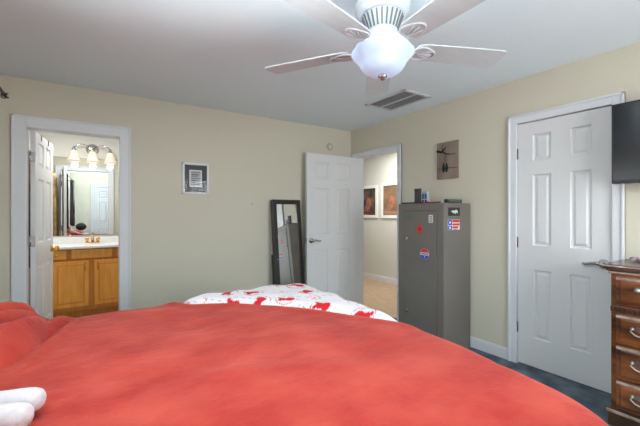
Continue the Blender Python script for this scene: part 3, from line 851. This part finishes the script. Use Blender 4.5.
for z0, z1, kn in ((.738, .902, 1), (.508, .678, 0), (.302, .492, 0), (.118, .286, 0)):
    ya, yb = DY0 + .03, DY1 - .03
    b = MB(); b.box(*DL_(DX - .020, ya, z0, DX + .001, yb, z1), .004)
    b.box(*DL_(DX - .026, ya + .02, z0 + .02, DX - .018, yb - .02, z1 - .02), .006)
    dr = b.build('drawer', M['cherry'], ds)
    b = MB(); b.box(*DL_(DX - .0275, ya + .002, z1 - .017, DX - .019, yb - .002, z1 - .003), .0015); b.build('drawer_molding', M['worn_glint'], dr)
    zc = (z0 + z1) / 2 + .018
    for yc in (-3.20, -3.86):
        if kn:
            b = MB(); b.lathe([(0, 0), (.008, 0), (.008, .012), (.017, .018), (.017, .024), (0, .030)], (DX - .026 + .21, yc + .02 + 3.53, zc), 16, '-x'); b.build('knob', M['pewter'], dr)
        else:
            b = MB(); x = DX - .030 + .21; yy = yc + 3.53
            plate = [(.062, 0), (.052, .012), (.034, .010), (.026, .020), (.010, .014), (0, .024), (-.010, .014), (-.026, .020), (-.034, .010), (-.052, .012), (-.062, 0), (-.052, -.010), (-.030, -.008), (0, -.016), (.030, -.008), (.052, -.010)]
            b.prism(plate, .003, Matrix(((0, 0, -1, DX - .0255 + .21), (1, 0, 0, yy), (0, 1, 0, zc), (0, 0, 0, 1))))
            b.tube([(x, yy + .048, zc), (x - .014, yy + .052, zc - .012), (x - .018, yy + .030, zc - .028), (x - .018, yy, zc - .034), (x - .018, yy - .030, zc - .028), (x - .014, yy - .052, zc - .012), (x, yy - .048, zc)], .0042, 8)
            b.ball((x, yy + .048, zc), .007); b.ball((x, yy - .048, zc), .007)
            b.build('handle', M['pewter'], dr)
b = MB(); rr_ = random.Random(3)
for k in range(5): b.ball((-.17 + rr_.uniform(-.02, .02), -3.085 - .014 * k, .985 + rr_.uniform(0, .006)), .018, (1.1, 1, .75), 12)
tag(b.build('pouch', mat('pink_cloth', (206, 180, 190), .8, c2=(120, 96, 116), nscale=30)), 'crumpled pale pink cloth on the dresser corner', 'cloth')
b = MB(); b.box(-.21, -3.26, .9725, -.11, -3.165, 1.002, .006)
tag(b.build('wallet', M['blackgloss']), 'black box beside the pink cloth on the dresser', 'box')

# ------------------------------------------------------------------ bathroom
VX0, VX1, VF = -3.62, BX1 - .005, 1.30
vn = thing('bathroom_vanity', 'honey oak bathroom vanity cabinet under the white counter', 'vanity', (-3.03, 1.55, 0))
def VL(x0, y0, z0, x1, y1, z1): return (x0 + 3.03, y0 - 1.55, z0, x1 + 3.03, y1 - 1.55, z1)
b = MB(); b.box(*VL(VX0, VF + .06, 0, VX1, BY1 - .003, .10)); b.box(*VL(VX0, VF, .095, VX1, BY1 - .003, .845), .002); b.build('cabinet_box', M['oakframe'], vn)
def front(name, x0, x1, z0, z1, raised=True):
    b = MB(); b.box(*VL(x0, VF - .018, z0, x1, VF + .001, z1), .004)
    if raised:
        f = .055
        b.bm.faces.ensure_lookup_table()
        b.box(*VL(x0 + f, VF - .0215, z0 + f, x1 - f, VF - .016, z1 - f), .004)
        for q in ((x0 + f - .006, z0 + f - .006, x1 - f + .006, z0 + f - .001), (x0 + f - .006, z1 - f + .001, x1 - f + .006, z1 - f + .006)): pass
        b.mi = 1
        for q in ((x0 + f - .012, z0 + f - .012, x1 - f + .012, z0 + f), (x0 + f - .012, z1 - f, x1 - f + .012, z1 - f + .012), (x0 + f - .012, z0 + f, x0 + f, z1 - f), (x1 - f, z0 + f, x1 - f + .012, z1 - f)): b.box(*VL(q[0], VF - .0186, q[1], q[2], VF - .017, q[3]))
    return b.build(name, [M['oak'], M['oakdark']], vn)
d1 = front('door', -3.415, -3.062, .150, .700); d2 = front('door', -3.005, -2.652, .150, .700)
for dd, x in ((d1, -3.100), (d2, -2.968)):
    b = MB(); z0, z1 = .585, .675
    b.tube([VL(x, VF - .018, z0, 0, 0, 0)[:3], VL(x, VF - .045, z0 + .02, 0, 0, 0)[:3], VL(x, VF - .045, z1 - .02, 0, 0, 0)[:3], VL(x, VF - .018, z1, 0, 0, 0)[:3]], .006, 8)
    b.build('handle', M['brass'], dd)
for x0, x1 in ((-3.60, -3.285), (-3.235, -2.815), (-2.765, -2.48)):
    b = MB(); b.box(*VL(x0, VF - .018, .728, x1, VF + .001, .835), .006); 
    f_ = b.build('drawer', M['oak'], vn)
    if x0 < -3.5 or x0 > -2.8:
        b = MB(); b.lathe([(0, 0), (.006, 0), (.012, .018), (0, .022)], (( (x0 if x0 > -3 else x0 - .0) + x1) / 2 + 3.03 + (.06 if x0 < -3.5 else 0), VF - .018 - 1.55, .782), 12, '-y'); b.build('knob', M['brass'], f_)
ct = thing('vanity_counter', 'white sink counter with backsplash on the oak vanity', 'counter', (-3.03, 1.55, .847))
b = MB(); b.box(-.61, -.29, 0, VX1 + 3.03, BY1 - 1.553, .035, .008, seg=3); b.build('countertop', M['counter'], ct)
b = MB(); b.box(-.61, .24, .033, VX1 + 3.03, BY1 - 1.553, .115, .005); b.build('backsplash', M['counter'], ct)
b = MB(); b.lathe([(.20, .0355), (.19, .0375), (.17, .034), (.16, .0352)], (0, -.04, 0), 40, rmod=lambda a, r, z: 1 - .25 * abs(math.sin(a))); b.build('basin', M['counter'], ct)
fc = thing('faucet', 'brass two-handle faucet on the sink counter', 'faucet', (-3.02, 1.70, .8835))
b = MB(); b.box(-.085, -.022, 0, .085, .022, .014, .006); b.tube([(0, 0, .01), (0, -.005, .065), (0, -.04, .088), (0, -.085, .078), (0, -.105, .055)], [.016, .014, .012, .011, .010], 12); b.tube([(0, 0, .06), (0, .008, .115)], .005, 8); b.ball((0, .008, .118), .008); b.build('spout', M['brass'], fc)
for s_ in (-1, 1):
    b = MB(); b.lathe([(0, .012), (.018, .012), (.015, .035), (.022, .045), (.022, .062), (.010, .070), (0, .070)], (s_ * .062, 0, 0), 18); b.build('tap', M['brass'], fc)
mr = MB(); mr.box(-.60, -.004, -.515, .56, .004, .515)
mo = mr.build('wall_mirror', M['mirror']); mo.location = (-3.03, BY1 - .014, 1.499); mo.rotation_euler = (0, 0, math.radians(-.75))
tag(mo, 'large frameless wall mirror above the white sink counter', 'mirror')
# vanity light
vl = thing('vanity_light', 'three-shade wall lamp lit above the bathroom mirror', 'lamp', (-3.02, BY1 - .002, 2.14))
b = MB(); b.lathe([(0, 0), (.075, 0), (.07, .012), (.045, .022), (0, .026)], (0, 0, 0), 32, '-y'); b.build('backplate', M['nickel'], vl)
shade = mat('lit_shade', (226, 214, 194), .5, emit=.16, ecol=(255, 244, 228))
for s_ in (-1, 0, 1):
    b = MB(); x = s_ * .205
    if s_: b.tube([(0, -.02, .0), (s_ * .05, -.06, .035), (s_ * .11, -.085, .052), (s_ * .17, -.09, .035), (x, -.09, -.005)], .006, 8)
    else: b.tube([(0, -.02, 0), (0, -.07, .03), (0, -.09, -.005)], .006, 8)
    b.lathe([(0, .018), (.010, .014), (.014, -.005), (.026, -.02), (.028, -.04), (0, -.04)], (x, -.09, -.005), 18)
    b.build('arm', M['nickel'], vl)
    b = MB(); b.lathe([(.026, -.030), (.040, -.045), (.050, -.070), (.058, -.110), (.062, -.135), (.074, -.152), (.076, -.160), (.073, -.160), (.060, -.140), (.055, -.110), (.046, -.070), (.02, -.045)], (x, -.09, -.01), 32); b.build('lamp_shade', shade, vl)
# hanging clothes on the back of the bathroom door
def garment(name, m_, label, cat, p, w, z0, z1, seed, th=.035):
    b = MB(); n = 26; rows = 14; r_ = random.Random(seed); G = []
    ph = r_.uniform(0, 6)
    for j in range(rows + 1):
        v = j / rows; z = z1 - (z1 - z0) * v; ww = w * (.35 + .65 * smooth(v * 2.2)); ring = []
        for i in range(n):
            a = 2 * PI * i / n
            rr = 1 + .16 * math.sin(5 * a + ph + v * 1.5) * (0.3 + v)
            ring.append(b.bm.verts.new((th * rr * math.cos(a) * (.5 + .5 * smooth(v * 3)), ww / 2 * rr * math.sin(a), z)))
        G.append(ring)
    for j in range(rows):
        for i in range(n):
            f = b.bm.faces.new((G[j][i], G[j][(i + 1) % n], G[j + 1][(i + 1) % n], G[j + 1][i])); f.smooth = True
    b.bm.faces.new(G[0]); b.bm.faces.new(G[-1][::-1])
    o = b.build(name, m_); o.location = p; o.rotation_euler = (0, 0, math.radians(-6.5))
    return tag(o, label, cat)
garment('bathrobe', M['robe'], 'beige robe hanging behind the bathroom door, seen in the mirror', 'bathrobe', (-3.56, .64, 0), .30, .75, 1.90, 1, .065)
garment('towel', M['orange'], 'orange towel hanging behind the bathroom door by its hinges', 'towel', (-3.56, .30, 0), .18, .95, 1.86, 2)

# ------------------------------------------------------------------ lights
def area(name, loc, rot, sx, sy, power, c=(1, 1, 1)):
    l = bpy.data.lights.new(name, 'AREA'); l.shape = 'RECTANGLE'; l.size = sx; l.size_y = sy; l.energy = power; l.color = c
    o = bpy.data.objects.new(name, l); col.objects.link(o); o.location = loc; o.rotation_euler = rot; return o
def point(name, loc, power, r=.05, c=(1, 1, 1)):
    l = bpy.data.lights.new(name, 'POINT'); l.energy = power; l.shadow_soft_size = r; l.color = c
    o = bpy.data.objects.new(name, l); col.objects.link(o); o.location = loc; return o
area('daylight_west', (XW - .16, (WY0 + WY1) / 2, (WZ0 + WZ1) / 2), (0, -PI / 2, 0), WZ1 - WZ0, WY1 - WY0, 15, (.92, .96, 1))
area('daylight_south', ((SX0 + SX1) / 2, YS - .16, (SZ0 + SZ1) / 2), (PI / 2, 0, 0), SX1 - SX0, SZ1 - SZ0, 72, (.94, .975, 1))
for a in (.2, 2.3, 4.4): point('fan_lamp', (FX + .082 * math.cos(a), FY + .082 * math.sin(a), 2.060), .42, .03, (.96, .985, 1))
for s_ in (-1, 0, 1): point('vanity_bulb', (-3.02 + .205 * s_, BY1 - .16, 1.93), .3, .04, (1, .96, .9))
area('added_bath_fill', (-3.2, .92, H - .02), (0, 0, 0), .3, .3, 18, (1, .98, .95))  # added ceiling fill out of view, brightens the vanity front
area('added_hall_fill', (.8, .3, H - .02), (0, 0, 0), .4, .4, 34, (1, .98, .95))  # unseen overhead light, added to brighten the hall
area('added_bounce_fill', (-3.1, -3.35, 1.35), (PI, 0, 0), .4, .4, 72, (.86, .975, 1)).data.spread = math.radians(125)  # added unseen fill aimed upward to brighten the ceiling
w = bpy.data.worlds.new('World'); sc.world = w; w.use_nodes = True
N = w.node_tree.nodes; bg = N['Background']
sky = N.new('ShaderNodeTexSky'); sky.sky_type = 'NISHITA'; sky.sun_disc = False; sky.sun_elevation = math.radians(40)
w.node_tree.links.new(sky.outputs[0], bg.inputs[0]); bg.inputs[1].default_value = .12

# ------------------------------------------------------------------ camera
cd = bpy.data.cameras.new('camera'); cam = bpy.data.objects.new('camera', cd); col.objects.link(cam)
cam.location = (-3.05, -3.84, 1.28); cam.rotation_euler = (PI / 2, 0, -math.radians(33.4))
cd.sensor_width = 36; cd.lens = 36 * 349 / 640; cd.clip_start = .02
sc.camera = cam
vs = sc.view_settings; vs.view_transform = 'Standard'; vs.look = 'None'; vs.gamma = 1; vs.use_curve_mapping = False; vs.exposure = 0.0
